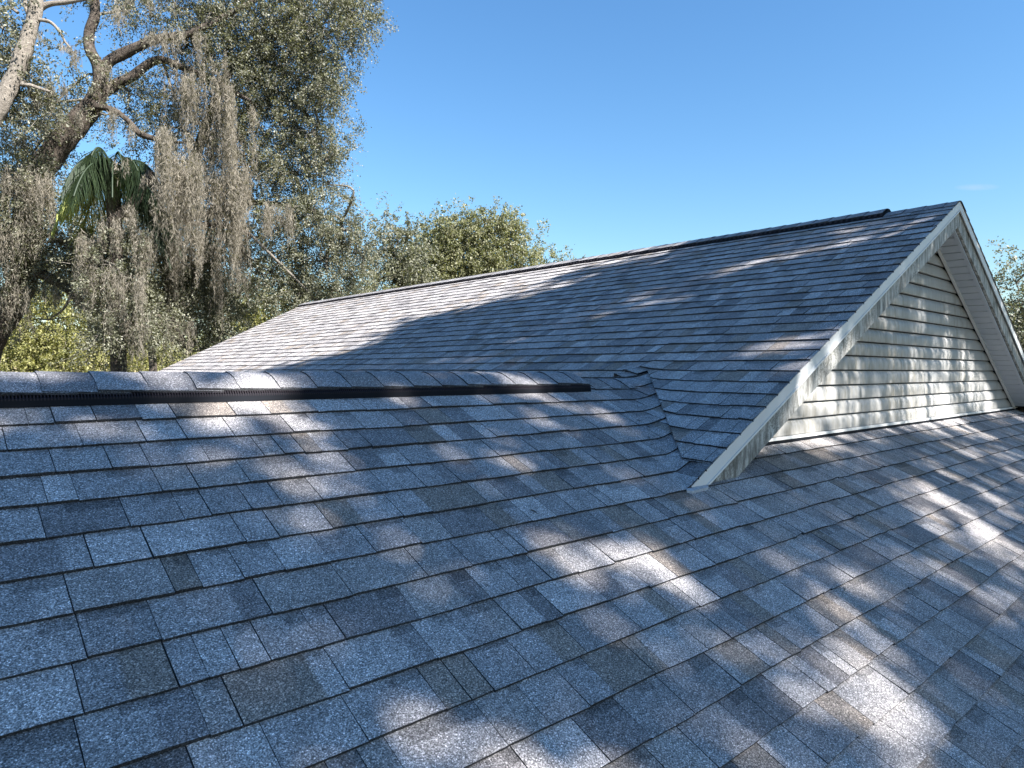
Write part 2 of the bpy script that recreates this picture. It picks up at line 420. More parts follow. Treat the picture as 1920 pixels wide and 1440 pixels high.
# valley condition on B: X >= XV0-(D-Y)+off, for Y<D ; X = XB - s*CS ; u=y
regB = [(map_B, [(-1, 0, -(YG-.012)), (1, 0, D), (1, CS, XB-XV0+D-.054), (0, 1, SL+.006)]),
        (map_B, [(-1, 0, -D), (-1, CS, XB-XV0-D+.16), (1, 0, YE)])]
tabsB = shingle_field('b', regB, YG-.012, YE, BK, seed=2, colmax=.11)
bl = MB().poly([map_B0(YG, 0, 0), map_B0(YG, SL, 0), map_B0(D, (ZB-H)/SN, 0), map_B0(D+4, (ZB-H)/SN+4/CS, 0), map_B0(YE, (ZB-H)/SN+4/CS, 0), map_B0(YE, 0, 0)])
left = bl.build('gable_roof_left_slope', M_DECK, house)
o = join_tabs('shingle_field', tabsB, M_SH, left); o['kind'] = 'stuff'
cutb = MB(); prev = None
for i in range(81):
    yy = D-.02-(D-.02-(2.004))*i/80; ss = (XB-XV0+D-.054-yy)/CS
    if ss > SL: break
    q = (map_B(yy, ss, .011+.002*mnoise.noise((yy*14, 0, 0))), map_B(yy, ss-.004, -.012))
    if prev: cutb.poly([prev[0], prev[1], q[1], q[0]])
    prev = q
cutb.build('valley_cut_edge', M_DECK, left)
# ---- gable roof, right slope; rear slope of the near ridge (coarser, out of sight)
SR = (ZB+.56)/S2
right = MB().poly([map_BR(YG, 0, 0), map_BR(YE, 0, 0), map_BR(YE, SR+3, 0), map_BR(D, SR-.9, 0), map_BR(YG, SR, 0)]).build('gable_roof_right_slope', M_DECK, house)
tabsR = shingle_field('r', [(map_BR, [(-1, 0, -(YG-.012)), (1, 0, YE), (0, 1, SR)])], YG-.012, YE, [.14+EX*j for j in range(0, int((SR-.1)/EX))], seed=3, colmax=.4, widths=(.3, .4))
o = join_tabs('shingle_field', tabsR, M_SH, right); o['kind'] = 'stuff'
rear = MB().poly([map_AK(-3, 0, 0), map_AK(XV0, 0, 0), map_AK(XV0-4, 4/CS, 0), map_AK(-3, 4/CS, 0)]).build('rear_roof_slope', M_DECK, house)
tabsK = shingle_field('k', [(map_AK, [(1, CS, XV0)])], -3, XV0, [.15+EX*j for j in range(0, 30)], seed=4, colmax=.4, widths=(.3, .4))
o = join_tabs('shingle_field', tabsK, M_SH, rear); o['kind'] = 'stuff'

# ---- ridge caps and ridge vents
def cap_mesh(axis, u0, ulen, lift, half, seed, flip):
    """one bent ridge cap; axis 'x' (near ridge) or 'y' (gable ridge); flip = exposed edge on the + side"""
    V, F, Cc = [], [], []
    col = pick()*.5+np.array([.2, .2, .215])*.5; n = 9
    top, bot = [], []
    for iu, (uu, lf) in enumerate(((0, .011), (1, .0025))):
        rt, rb = [], []
        for i in range(n):
            q = -1+2*i/(n-1)
            off = q*half*(1+.03*mnoise.noise((u0*9, seed, 2)))
            u = u0+(ulen*uu if not flip else ulen*(1-uu))+.004*mnoise.noise((q*3, u0*7, seed))
            zr = -P*math.sqrt(off*off+.045**2)+P*.012 if axis == 'x' or off < 0 else -P2*math.sqrt(off*off+.045**2)+P2*.012
            droop = -.006*abs(q)**3*(1+mnoise.noise((u0*5, q, seed+3)))
            z = zr+lift+lf+droop+.002*mnoise.noise((u*11, q*2, seed+1))
            pt = (lambda zz: np.array([u, D+off, H+zz]) if axis == 'x' else np.array([XB+off, u, ZB+zz]))
            rt.append(pt(z)); rb.append(pt(z-.0075))
        top.append(rt); bot.append(rb)
    def quad(a, b, c, d, cc):
        k = len(V); V.extend([a, b, c, d]); Cc.extend([cc]*4); F.append((k, k+1, k+2, k+3))
    for i in range(n-1):
        quad(top[0][i], top[1][i], top[1][i+1], top[0][i+1], col)
        quad(bot[0][i], bot[0][i+1], bot[1][i+1], bot[1][i], BLACK)
        quad(top[0][i], top[0][i+1], bot[0][i+1], bot[0][i], BLACK)
    quad(top[0][0], bot[0][0], bot[1][0], top[1][0], BLACK); quad(top[0][-1], top[1][-1], bot[1][-1], bot[0][-1], BLACK)
    return mesh_py('ridge_cap', V, F, M_CAP, Cc)
CAPX = .356-.161*14
VEND = 3.035
for i in range(34):
    u = CAPX+.161*i
    onv = u < VEND-.08
    if u > XV0-.14: break
    link('ridge_cap', cap_mesh('x', u, min(.26, VEND-u) if onv else min(.26, XV0-.03-u), .047 if onv else .008, .155 if onv else .15, i, False), house)
CAPY = 2.39
ny = int((YE-CAPY)/.16)
for i in range(-4, ny+1):
    u = CAPY+.16*i
    onv = i >= 0 and u < YE-.15
    u1 = u+.16 if i < ny else YE
    ln = .26
    if u < YG-.01: ln = ln-(YG-.012-u); u = YG-.012
    link('ridge_cap', cap_mesh('y', u if not onv else u, ln if u+ln < YE+.02 else max(.05, YE+.01-u),   .04 if onv else .008, .15, 50+i, False), house)
def ridge_vent(axis, a0, a1):
    """black plastic ridge vent: sloped top, outer flange on both sides, louvre ribs between"""
    def pt(a, off, z): return (a, D+off, H+z) if axis == 'x' else (XB+off, a, ZB+z)
    def pl(off): return -abs(off)*(P if axis == 'x' or off < 0 else P2)
    body = MB(); q_ = 1. if axis == 'x' else .78
    pt0 = pt
    pl_ = lambda off, z: pl(off)+z*q_
    for sg in (-1, 1):
        # flange
        o1, o2 = .167*sg, .15*sg
        pts = [pt(a0, o1, pl_(o1, .008)), pt(a0, o1-.003*sg, pl_(o1, .036)), pt(a0, o2, pl_(o2, .030)), pt(a0, o2, pl_(o2, .006))]
        vec = (a1-a0, 0, 0) if axis == 'x' else (0, a1-a0, 0)
        body.prism(pts if sg > 0 else pts[::-1], vec)
    o1 = .146
    pts = [pt(a0, -o1, pl_(-o1, .046)), pt(a0, 0, .034*q_), pt(a0, o1, pl_(o1, .046)), pt(a0, o1, pl_(o1, .006)), pt(a0, 0, .004), pt(a0, -o1, pl_(-o1, .006))]
    body.prism(pts, (a1-a0, 0, 0) if axis == 'x' else (0, a1-a0, 0))
    vb_ = body.build('ridge_vent', M_VENT, house)
    ribs = MB(); stp = .0095 if axis == 'x' else .05
    for k in range(int((a1-a0)/stp)):
        a = a0+k*stp+.004
        for sg in ((-1,) if axis == 'y' else (-1, 1)):
            o2, o3 = .147*sg, .165*sg
            q = [pt(a, o3, pl_(o3, .034)), pt(a, o2, pl_(o2, .048)), pt(a, o2, pl_(o2, .028)), pt(a, o3, pl_(o3, .028))]
            ribs.prism(q, (stp*.42, 0, 0) if axis == 'x' else (0, stp*.42, 0))
    r = ribs.build('louver_ribs', M_LOUV, vb_); r['kind'] = 'stuff'
ridge_vent('x', -2.95, VEND)
ridge_vent('y', CAPY-.01, YE-.06)

# ---- rake trim, fascia, soffit
def zl(x): return ZB-P*(XB-x)
def zr(x): return ZB-P2*(x-XB)
ZG = H-P*(D-YG)                                    # near roof height under the rake
def rake(top, bot, y0, th, name, m, side, par=house, xend=None):
    """a sloped strip between roof-plane offsets top and bot (vertical), cut by the near roof"""
    f = zl if side < 0 else zr; p = P if side < 0 else P2
    zt0, zb0 = ZB+top, ZB+bot
    zc = ZG+.012
    if side < 0:
        xt = XB-(ZB+top-zc)/p; xb_ = XB-(ZB+bot-zc)/p
    else:
        xt = XB+(ZB+top-zc)/p; xb_ = XB+(ZB+bot-zc)/p
    pts = [(XB, y0, zb0), (XB, y0, zt0), (xt, y0, zc), (xb_, y0, zc)]
    b = MB().prism(pts, (0, th, 0)); return b.build(name, m, par)
for side in (-1, 1):
    dr = rake(-.002, -.082, YG-.004, .006, 'rake_drip_edge', M_TRIM, side)
    rake(-.074, -.086, YG-.009, .0049, 'hem', M_TRIM, side, dr)
    rake(-.004, -.222, YG+.010, .022, 'rake_fascia', M_FASC, side)
# far rake trim
for side in (-1, 1):
    f = zl if side < 0 else zr
    e = XB+side*6.5
    MB().prism([(XB, YE-.02, ZB-.01), (XB, YE-.02, ZB-.2), (e, YE-.02, f(e)-.2), (e, YE-.02, f(e)-.01)], (0, .018, 0)).build('far_rake_fascia', M_TRIM, house)
# soffit panels
SD = .238
for side in (-1, 1):
    p = P if side < 0 else P2
    sof = MB(); f = zl if side < 0 else zr
    L = math.sqrt(1+p*p); n = 40; dx = .108/L
    xs_end = (ZB-SD-(H-P*(D-YW))-.02)/p
    base = MB().prism([(XB, YG+.033, ZB-SD+.012), (XB, YW+.02, ZB-SD+.012), (XB+side*xs_end, YW+.02, ZB-SD+.012-p*xs_end), (XB+side*xs_end, YG+.033, ZB-SD+.012-p*xs_end)], (0, 0, .006)).build('soffit', M_VENT, house)
    fr = MB().prism([(XB, YG+.033, ZB-SD-.006), (XB, YG+.058, ZB-SD-.006), (XB+side*xs_end, YG+.058, ZB-SD-.006-p*xs_end), (XB+side*xs_end, YG+.033, ZB-SD-.006-p*xs_end)], (0, 0, .017)).build('channel', M_SOFF, base)
    fr = MB().prism([(XB, YW-.024, ZB-SD-.016), (XB, YW-.004, ZB-SD-.016), (XB+side*xs_end, YW-.004, ZB-SD-.016-p*xs_end), (XB+side*xs_end, YW-.024, ZB-SD-.016-p*xs_end)], (0, 0, .027)).build('channel', M_TRIM, base)
    for k in range(60):
        a, b = k*dx+.007, (k+1)*dx-.007
        if b > xs_end: break
        q = [(XB+side*a, YG+.059, ZB-SD-p*a), (XB+side*a, YW-.025, ZB-SD-p*a), (XB+side*b, YW-.025, ZB-SD-p*b), (XB+side*b, YG+.059, ZB-SD-p*b)]
        MB().prism(q, (0, 0, .0105)).build('soffit_panel', M_SOFF, base)
# ---- gable wall with bowed lap siding
ZW = H-P*(D-YW)
xl, xr = XB-(ZB-SD-ZW)/P, XB+(ZB-SD-ZW)/P2
wall = MB().prism([(xl-.3, YW+.03, ZW-.2), (xr+.3, YW+.03, ZW-.2), (xr+.2, YW+.03, ZW+.03), (XB, YW+.03, ZB-.2), (xl-.2, YW+.03, ZW+.03)], (0, .02, 0)).build('gable_wall', M_DECK, house)  # dark backing, seen in the slots as painted shade under each lap
EXS = .1055; z0 = ZW+.033
prof = [(0., .018), (.06, .0195), (.45, .0185), (.66, .0165), (.78, .011), (.86, .0045), (.93, .0015)]   # (height fraction, proud of wall); top cut short, dark slot stands in for lap shade
k = 0
while True:
    za = z0+EXS*k; V, F = [], []
    if za > ZB-SD-.02: break
    nx = 40; sag = lambda x: .0016*mnoise.noise((x*1.7, k*3.3, 1))
    rows = []
    def lim(z): return XB-(ZB-SD-z)/P+.0, XB+(ZB-SD-z)/P2
    for fr_, pr in prof:
        z = za+fr_*EXS
        if z > ZB-SD: z = ZB-SD-.001
        a, b = lim(z)
        rows.append([(a+(b-a)*i/nx, YW+.026-pr+.0012*mnoise.noise((i*.4, k*2.1+fr_, 3)), z+sag(a+(b-a)*i/nx)) for i in range(nx+1)])
    a, b = lim(za)
    rows.insert(0, [(x, y+.02, z+.001) for x, y, z in rows[0]])
    for r in rows: V += r
    m = nx+1
    for j in range(len(rows)-1):
        for i in range(nx): F.append((j*m+i, j*m+i+1, (j+1)*m+i+1, (j+1)*m+i))
    o = link('siding_board', mesh_py('siding_board', V, F, M_SID), wall)
    me = o.data; sm = np.ones(len(F), dtype=bool); sm[:nx] = False; me.polygons.foreach_set('use_smooth', sm)
    k += 1
MB().box((xl-.1, YW-.012, ZW+.016), (xr+.12, YW+.004, ZW+.034)).build('starter_trim', M_TRIM, wall)
MB().box((xl-.1, YW-.02, ZW-.03), (xr+.15, YW+.025, ZW+.013)).build('flashing', M_VENT, wall)
# ---- lead flashing lump at the foot of the rake, body of the house below
MB().prism([(2.715, YG-.014, ZG-.004), (2.735, YG-.03, ZG-.008), (2.87, YG-.026, ZG-.008), (2.9, YG-.012, ZG-.004), (2.86, YG+.02, ZG+.012), (2.75, YG+.02, ZG+.012)], (0, 0, .013)).build('foot_flashing', flat_mat('lead_flashing', (.33, .35, .38), .5, .4, 60., .3), house)
b = MB(); yk = D+4-.4; ye_ = D-EAVE*CS+.45
b.box((-2.7, ye_, GZ), (12.7, ye_+.15, H-EAVE*SN+.1)); b.box((-2.7, yk-.15, GZ), (1.2, yk, H-2.1))
b.box((-2.7, ye_+.15, GZ), (-2.55, yk-.15, H-2.1)); b.box((12.55, ye_+.15, GZ), (12.7, YE-.5, H-2.1)); b.box((1.05, yk, GZ), (1.2, YE-.5, H-2.1)); b.box((1.2, YE-.65, GZ), (12.55, YE-.5, H-2.1))
b.build('outer_wall', M_WALL, house)
ey = D-EAVE*CS; ez = H-EAVE*SN
MB().box((-3, ey+.01, ez-.18), (13, ey+.03, ez-.008)).build('eave_fascia', M_TRIM, house)
# side and rear gable infill so that the attic is closed from other viewpoints
MB().prism([(-2.7, ye_, ez), (-2.7, D, H-.05), (-2.7, yk, H-P*(yk-D)-.05)], (.02, 0, 0)).build('side_gable_wall', M_WALL, house)
MB().prism([(XB-6, YE-.5, ZB-3.1), (XB, YE-.5, ZB-.1), (XB+5.8, YE-.5, ZB-3.3)], (0, .02, 0)).build('far_gable_wall', M_WALL, house)

# ------------------------------------------------------------------ vegetation helpers
def unit(v): return v/np.maximum(1e-9, np.linalg.norm(v, axis=-1, keepdims=True))
def catmull(pts, n):
    pts = np.asarray(pts, float); p = np.vstack([2*pts[0]-pts[1], pts, 2*pts[-1]-pts[-2]]); out = []
    for i in range(1, len(p)-2):
        for t in np.linspace(0, 1, n, endpoint=False):
            a, b, c, d = p[i-1:i+3]
            out.append(.5*((2*b)+(-a+c)*t+(2*a-5*b+4*c-d)*t*t+(-a+3*b-3*c+d)*t**3))
    out.append(pts[-1]); return np.array(out)
def tube(ctrl, rad, n=6, sides=10, rough=.0, seed=0):
    """tapered tube through control points; returns V,F"""
    cr_ = catmull(np.hstack([np.asarray(ctrl, float), np.asarray(rad, float)[:, None]]), n)
    pts, rr = cr_[:, :3], np.maximum(cr_[:, 3], .002)
    tg = unit(np.gradient(pts, axis=0)); up = np.array([.3, .1, 1.]); V = []
    a = unit(np.cross(tg, up)); b = np.cross(tg, a)
    th = np.linspace(0, 2*np.pi, sides, endpoint=False)
    for i in range(len(pts)):
        for k, t in enumerate(th):
            r = rr[i]
            if rough: r *= 1+rough*mnoise.noise((pts[i][0]*3+math.cos(t)*2, pts[i][1]*3+math.sin(t)*2, pts[i][2]*3+seed))+rough*.5*mnoise.noise((math.cos(t)*6+seed, math.sin(t)*6, i*.25))
            V.append(pts[i]+r*(math.cos(t)*a[i]+math.sin(t)*b[i]))
    F = []
    for i in range(len(pts)-1):
        for k in range(sides):
            F.append((i*sides+k, i*sides+(k+1) % sides, (i+1)*sides+(k+1) % sides, (i+1)*sides+k))
    return np.array(V), np.array(F)
def limb(name, ctrl, rad, m, parent, n=7, sides=12, rough=.18):
    V, F = tube(ctrl, rad, n, sides, rough, rng.integers(99)); return link(name, mesh_np(name, V, F, m, smooth=True), parent)
def cat(parts):
    V, F, k = [], [], 0
    for v, f in parts: V.append(v); F.append(f+k); k += len(v)
    return np.vstack(V), np.vstack(F)

def sprays(org, dirs, L, K, lsize, droop=.3):
    """leaf quads for twigs starting at org (n,3) along dirs; K leaves each. returns V,F,tint,twigV,twigF"""
    n = len(org)
    t = rng.uniform(.15, 1, (n, K, 1)); LL = L*rng.uniform(.6, 1.3, (n, 1, 1))
    pos = org[:, None]+dirs[:, None]*t*LL+np.array([0, 0, -droop])*(t*t)*LL+rng.normal(0, .16, (n, K, 3))*LL
    ax = unit(dirs[:, None]*.5+rng.normal(0, .8, (n, K, 3))+np.array([0, 0, -.15]))
    nr = rng.normal(0, .7, (n, K, 3))+np.array([0, 0, .75]); sd = unit(np.cross(ax, nr))
    ll = lsize*rng.uniform(.6, 1.25, (n, K, 1)); wd = ll*.27
    nn = np.cross(sd, ax)
    v = np.stack([pos-ax*ll*.5, pos+sd*wd+nn*ll*.06, pos+ax*ll*.5, pos-sd*wd+nn*ll*.06], 2).reshape(-1, 3)
    f = np.arange(len(v)).reshape(-1, 4)
    tint = np.repeat(np.clip(rng.beta(2, 2.2, (n, K))*.85+rng.normal(0, .1, (n, 1)), 0, 1).ravel(), 4)
    e = org+dirs*LL[:, 0]+np.array([0, 0, -droop])*LL[:, 0]
    s2 = unit(np.cross(dirs, rng.normal(0, 1, (n, 3)))); wv = .0035+.003*rng.random((n, 1))
    tv = np.stack([org-s2*wv, org+s2*wv, e+s2*wv*.5, e-s2*wv*.5], 1).reshape(-1, 3)
    return v, f, tint, tv, np.arange(len(tv)).reshape(-1, 4)
def blob_points(c, rad, n, clumps, sig, ax=None):
    """clumped points in an ellipsoid"""
    ax = np.stack([CR, CU, CF]) if ax is None else ax
    q = unit(rng.normal(0, 1, (clumps, 3)))*rng.uniform(.25, 1, (clumps, 1))**.5
    cc = c+(q*rad)@ax
    i = rng.integers(0, clumps, n)
    off = rng.normal(0, sig, (n, 3))
    return cc[i]+off, unit(off+.35*unit(cc[i]-c)*sig*2+rng.normal(0, .3*sig, (n, 3))), cc

def make_tree(name, loc, label, blobs, leafm, parent=None, limbs=(), K=26, lsize=.075, L=.42, sig=.3, barkm=M_BARK, cat_='tree', group=None, twigs=True, clump_div=14, keep=None, attach=None, thin=.024, dens=1.6):
    """blobs: list of (centre, (rx,ry,rz) in camera axes, sprays)"""
    root = empty(name, loc, label, cat_, group)
    for i, (nm, ctrl, rad) in enumerate(limbs): limb(nm, ctrl, rad, barkm, root)
    O, Dd, tw = [], [], []
    for c, rad, n in blobs:
        n = int(n*dens); c = np.asarray(c); o_, d_, cc = blob_points(c, np.asarray(rad), n, max(3, n//clump_div), sig)
        O.append(o_); Dd.append(d_)
        if twigs:
            src = c if attach is None else np.asarray(attach)[np.argmin(np.linalg.norm(np.asarray(attach)-c, axis=1))]
            midp = (src+c)/2+rng.normal(0, .22*np.linalg.norm(c-src)+.02, 3)
            if .4 < np.linalg.norm(src-c) < 2.6: tw.append(tube([src, midp, c], [thin*1.6, thin*1.2, thin*.8], 5, 5))
            for q in cc[:max(3, len(cc)//2)]:
                md = (c+q)/2+rng.normal(0, .12, 3); tw.append(tube([c, md, q], [thin*.7, thin*.45, thin*.18], 4, 4))
    O = np.vstack(O); Dd = np.vstack(Dd)
    if keep is not None:
        kk = keep(O); O, Dd = O[kk], Dd[kk]
    v, f, t, tv, tf = sprays(O, Dd, L, K, lsize)
    cr_ = link('crown', mesh_np('crown', v, f, leafm, t), root); cr_['kind'] = 'stuff'
    if twigs:
        tw.append((tv, tf)); V, F = cat([x for x in tw]); o = link('twigs', mesh_np('twigs', V, F, M_TWIG), root); o['kind'] = 'stuff'
    return root

def strands(tops, lens, wid, seg=.09):
    """spanish moss: every strand is a hanging chain of ragged wisps"""
    Vs = []; tints = []
    for (p, L, wd) in zip(tops, lens, wid):
        m = max(2, int(L/seg)); x = np.asarray(p, float); sway = rng.normal(0, .25, 2); base = rng.uniform(.2, .8)
        t = (np.arange(m)+.5)/m
        c = np.stack([x[0]+sway[0]*.1*t*L+np.cumsum(rng.normal(0, .022, m)), x[1]+sway[1]*.1*t*L+np.cumsum(rng.normal(0, .012, m)), x[2]-t*L], 1)
        k = 4
        c = np.repeat(c, k, 0)+rng.normal(0, 1, (m*k, 3))*np.array([wd, wd, seg*.5])*(1.1-.6*np.repeat(t, k))[:, None]*rng.uniform(.5, 1.8)
        ax = unit(rng.normal(0, .5, (m*k, 3))+np.array([0, 0, -1.])); sd = unit(np.cross(ax, rng.normal(0, 1, (m*k, 3))))
        ll = seg*rng.uniform(.7, 1.7, (m*k, 1)); ww = rng.uniform(.004, .0095, (m*k, 1))*(1.15-.6*np.repeat(t, k))[:, None]
        Vs.append(np.stack([c-ax*ll*.5-sd*ww*.3, c-ax*ll*.1+sd*ww, c+ax*ll*.6, c-ax*ll*.1-sd*ww], 1).reshape(-1, 3))
        tints.append(np.repeat(np.clip(base+rng.normal(0, .18, m*k), 0, 1), 4))
    V = np.vstack(Vs); return V, np.arange(len(V)).reshape(-1, 4), np.concatenate(tints)
def curtain(px, py, wpx, lpx, d, n, depth=.35, wd=.03):
    s = d/FPX; n = int(n)
    nc = max(3, int(wpx/9)); cl = rng.uniform(-.9, .9, nc); cl_l = rng.uniform(.35, 1.1, nc); ci = rng.integers(0, nc, n); x = cl[ci]+rng.normal(0, 5./wpx, n); top = np.array([W(px+q*wpx/2, py+rng.uniform(-.06, .12)*lpx, d+rng.normal(0, depth)) for q in x])
    ln = lpx*s*np.clip(1-.45*np.abs(x)**1.5, .2, 1)*cl_l[ci]*rng.uniform(.3, 1.05, n)**.7
    return strands(top, ln, np.full(n, wd*.75))
# ------------------------------------------------------------------ the big live oak behind the house
OD = 17.
def pl(pts, d): return [W(x, y, d if len(q) == 0 else q[0]) for x, y, *q in pts]
def px2m(d, *r): return [v*d/FPX for v in r]
limbs = [
 ('trunk', pl([(-135, 1090), (-90, 820), (-30, 650), (20, 570), (48, 500), (52, 420), (60, 350), (90, 300), (130, 250), (165, 208), (188, 165), (184, 125), (168, 92), (167, 62), (178, 28), (177, -12), (190, -60), (180, -130)], OD), px2m(OD, 50, 38, 30, 26, 24, 24, 24, 23, 21.5, 18.5, 14, 11, 9.5, 9, 8.5, 8, 7, 5)),
 ('limb', pl([(186, 172), (197, 124), (225, 104), (262, 86), (300, 72), (345, 66), (385, 50), (440, 20), (500, -10)], OD+.1), px2m(OD, 11, 10.5, 10, 9, 8, 7, 6, 5, 3)),
 ('limb', pl([(180, 186), (218, 158), (250, 142), (278, 120), (305, 112), (345, 128), (400, 150), (470, 190)], OD+.3), px2m(OD, 11, 10, 9, 8, 7, 6, 5, 3)),
 ('limb', pl([(178, 198), (214, 207), (240, 226), (262, 250), (300, 262), (350, 268)], OD-.2), px2m(OD, 6, 5, 5, 6, 4, 2)),
 ('limb', pl([(282, 320), (272, 345), (255, 375), (232, 398), (205, 415)], 15.2), px2m(OD, 5, 7, 8, 8, 6)),
 ('limb', pl([(55, 505), (95, 522), (135, 548), (160, 575), (200, 592), (262, 586), (320, 600)], OD-.3), px2m(OD, 10, 9, 8, 7, 6, 5, 3)),
 ('limb', pl([(345, 417), (390, 421), (432, 424), (470, 440)], OD-.2), px2m(OD, 4, 4.5, 4, 2)),
 ('limb', pl([(95, 452), (130, 453), (165, 452)], OD-.3), px2m(OD, 3, 4, 3)),
 ('limb', pl([(330, 640), (322, 560), (318, 500), (322, 430), (345, 360), (372, 280), (400, 200), (440, 120), (500, 60)], OD+1.4), px2m(OD, 16, 15, 14, 13, 12, 10, 8, 7, 4)),
 ('limb', pl([(330, 410), (400, 400), (480, 380), (560, 390), (640, 420)], OD+1.3), px2m(OD, 8, 7, 5, 4, 2)),
 ('limb', pl([(440, 125), (500, 160), (560, 200), (600, 240)], OD+1.2), px2m(OD, 6, 5, 3, 2)),
 ('limb', pl([(500, 62), (560, 80), (620, 60), (660, 30)], OD+1.2), px2m(OD, 5, 4, 3, 2)),
]
att = [p for _, c, _ in limbs[1:] for p in c]+limbs[0][1][10:]
def B(px, py, rx, ry, n, d=OD, rz=None):
    s = d/FPX; return (W(px, py, d), (rx*s, ry*s, (rz or .8*(rx+ry)/2)*s), n)
ob = [B(222,500,50,45,60,15.1), B(235,590,50,40,50,15.1), B(200,640,60,40,60,15.1), B(150,480,40,26,50,16.3), B(225,520,50,24,50,16.4), B(250,590,50,40,60,16.3), B(330,15,80,55,120,OD+.5), B(420,40,80,65,190,OD+.8), B(515,40,80,65,210,OD+.8), B(595,45,70,60,190,OD+.6), B(660,25,40,40,90,OD+.4), B(682,12,22,22,30,OD+.4),
 B(450,130,75,65,190,OD+1), B(535,135,75,65,210,OD+.9), B(605,150,45,55,110,OD+.7), B(636,170,20,16,16,OD+.6), B(520,225,75,60,190,OD+1), B(585,250,55,50,120,OD+.8), B(628,290,24,20,22,OD+.7), B(555,325,65,48,150,OD+1), B(615,345,34,24,32,OD+.8),
 B(475,310,60,60,150,OD+1.1), B(430,235,55,60,120,OD+1.1), B(590,405,60,38,120,OD+.9), B(660,430,44,32,50,OD+.8), B(540,430,55,48,130,OD+1), B(680,478,45,34,60,OD+1), B(605,490,55,38,110,OD+1),
 B(510,510,60,48,130,OD+1.2), B(620,545,50,26,70,OD+1.2), B(560,550,60,30,80,OD+1.2), B(430,430,60,60,130,OD+1.3), B(375,140,45,55,80,OD+.8), B(330,180,50,55,75,OD+.9), B(300,240,55,48,85,OD+1),
 B(380,350,60,60,130,OD+1.3), B(240,20,60,30,40,OD+.3), B(270,140,40,30,30,OD+.6), B(240,200,40,30,30,OD+.5), B(110,195,50,30,55,OD+.2), B(60,235,50,40,75,OD+.3), B(60,290,60,36,85,OD+.3), B(205,215,22,18,12,OD),
 B(30,350,50,50,120,OD-.6), B(50,420,60,55,150,OD-.6), B(30,480,45,50,100,OD-.5), B(90,395,30,60,60,OD-.4), B(210,470,80,40,150,OD+.4), B(300,485,60,50,150,OD+.9), B(365,505,60,60,160,OD+1.1), B(420,555,50,42,100,OD+1.3),
 B(270,550,60,40,110,OD+.8), B(350,590,50,44,110,OD+1.2), B(200,530,60,26,60,OD+.3), B(420,620,50,40,80,OD+1.6), B(150,500,40,40,60,OD+.2), B(90,600,70,12,14,OD), B(360,650,60,30,60,OD+1.6),
 B(350,-60,180,60,160,OD+.6), B(560,-50,110,50,160,OD+.8), B(200,-40,120,40,60,OD+.3)]
oak = make_tree('live_oak', tuple(W(-135, 1090, OD)), 'big live oak behind the ridge with a dark leaning trunk and moss on its limbs', ob, M_OAK, limbs=limbs, K=42, lsize=.06, L=.4, sig=.2, attach=att, clump_div=8)

# pale sunlit tree at the far left
PD = 15.
plimbs = [('trunk', pl([(-190, 1150), (-150, 700), (-90, 380), (-30, 245), (5, 190), (28, 140), (45, 95), (58, 50), (68, 10), (72, -40), (85, -100)], PD), px2m(PD, 34, 28, 22, 17, 15, 14, 13, 12, 11, 9, 7)),
 ('limb', pl([(70, 36), (95, 42), (112, 60), (122, 78), (132, 90)], PD), px2m(PD, 3.5, 3, 2.5, 2, 1.5)),
 ('limb', pl([(40, 158), (58, 160), (75, 166), (95, 172)], PD), px2m(PD, 3, 3, 2.5, 2)),
 ('limb', pl([(66, 22), (90, 8), (125, 4), (170, -4)], PD+.1), px2m(PD, 6, 5, 4, 3)),
 ('limb', pl([(60, 40), (48, 10), (44, -30)], PD), px2m(PD, 5, 4, 3)),
 ('limb', pl([(34, 24), (16, 14), (-20, 22)], PD), px2m(PD, 3, 3, 2))]
pb = [B(20,8,40,18,40,PD), B(15,100,28,28,60,PD+.3), B(5,55,20,26,12,PD), B(48,130,20,30,26,PD+.2), B(130,100,18,12,14,PD), B(15,190,40,30,55,PD+.5), B(70,205,40,24,40,PD+.6), B(-20,60,40,60,60,PD+.5)]
make_tree('leaning_oak', tuple(W(-190, 1150, PD)), 'pale sunlit trunk leaning in at the top left corner, in front of the big oak', pb, M_OAK, limbs=plimbs, barkm=M_PALE, K=26, lsize=.068, L=.36, sig=.18, attach=[p for _, c, _ in plimbs for p in c])

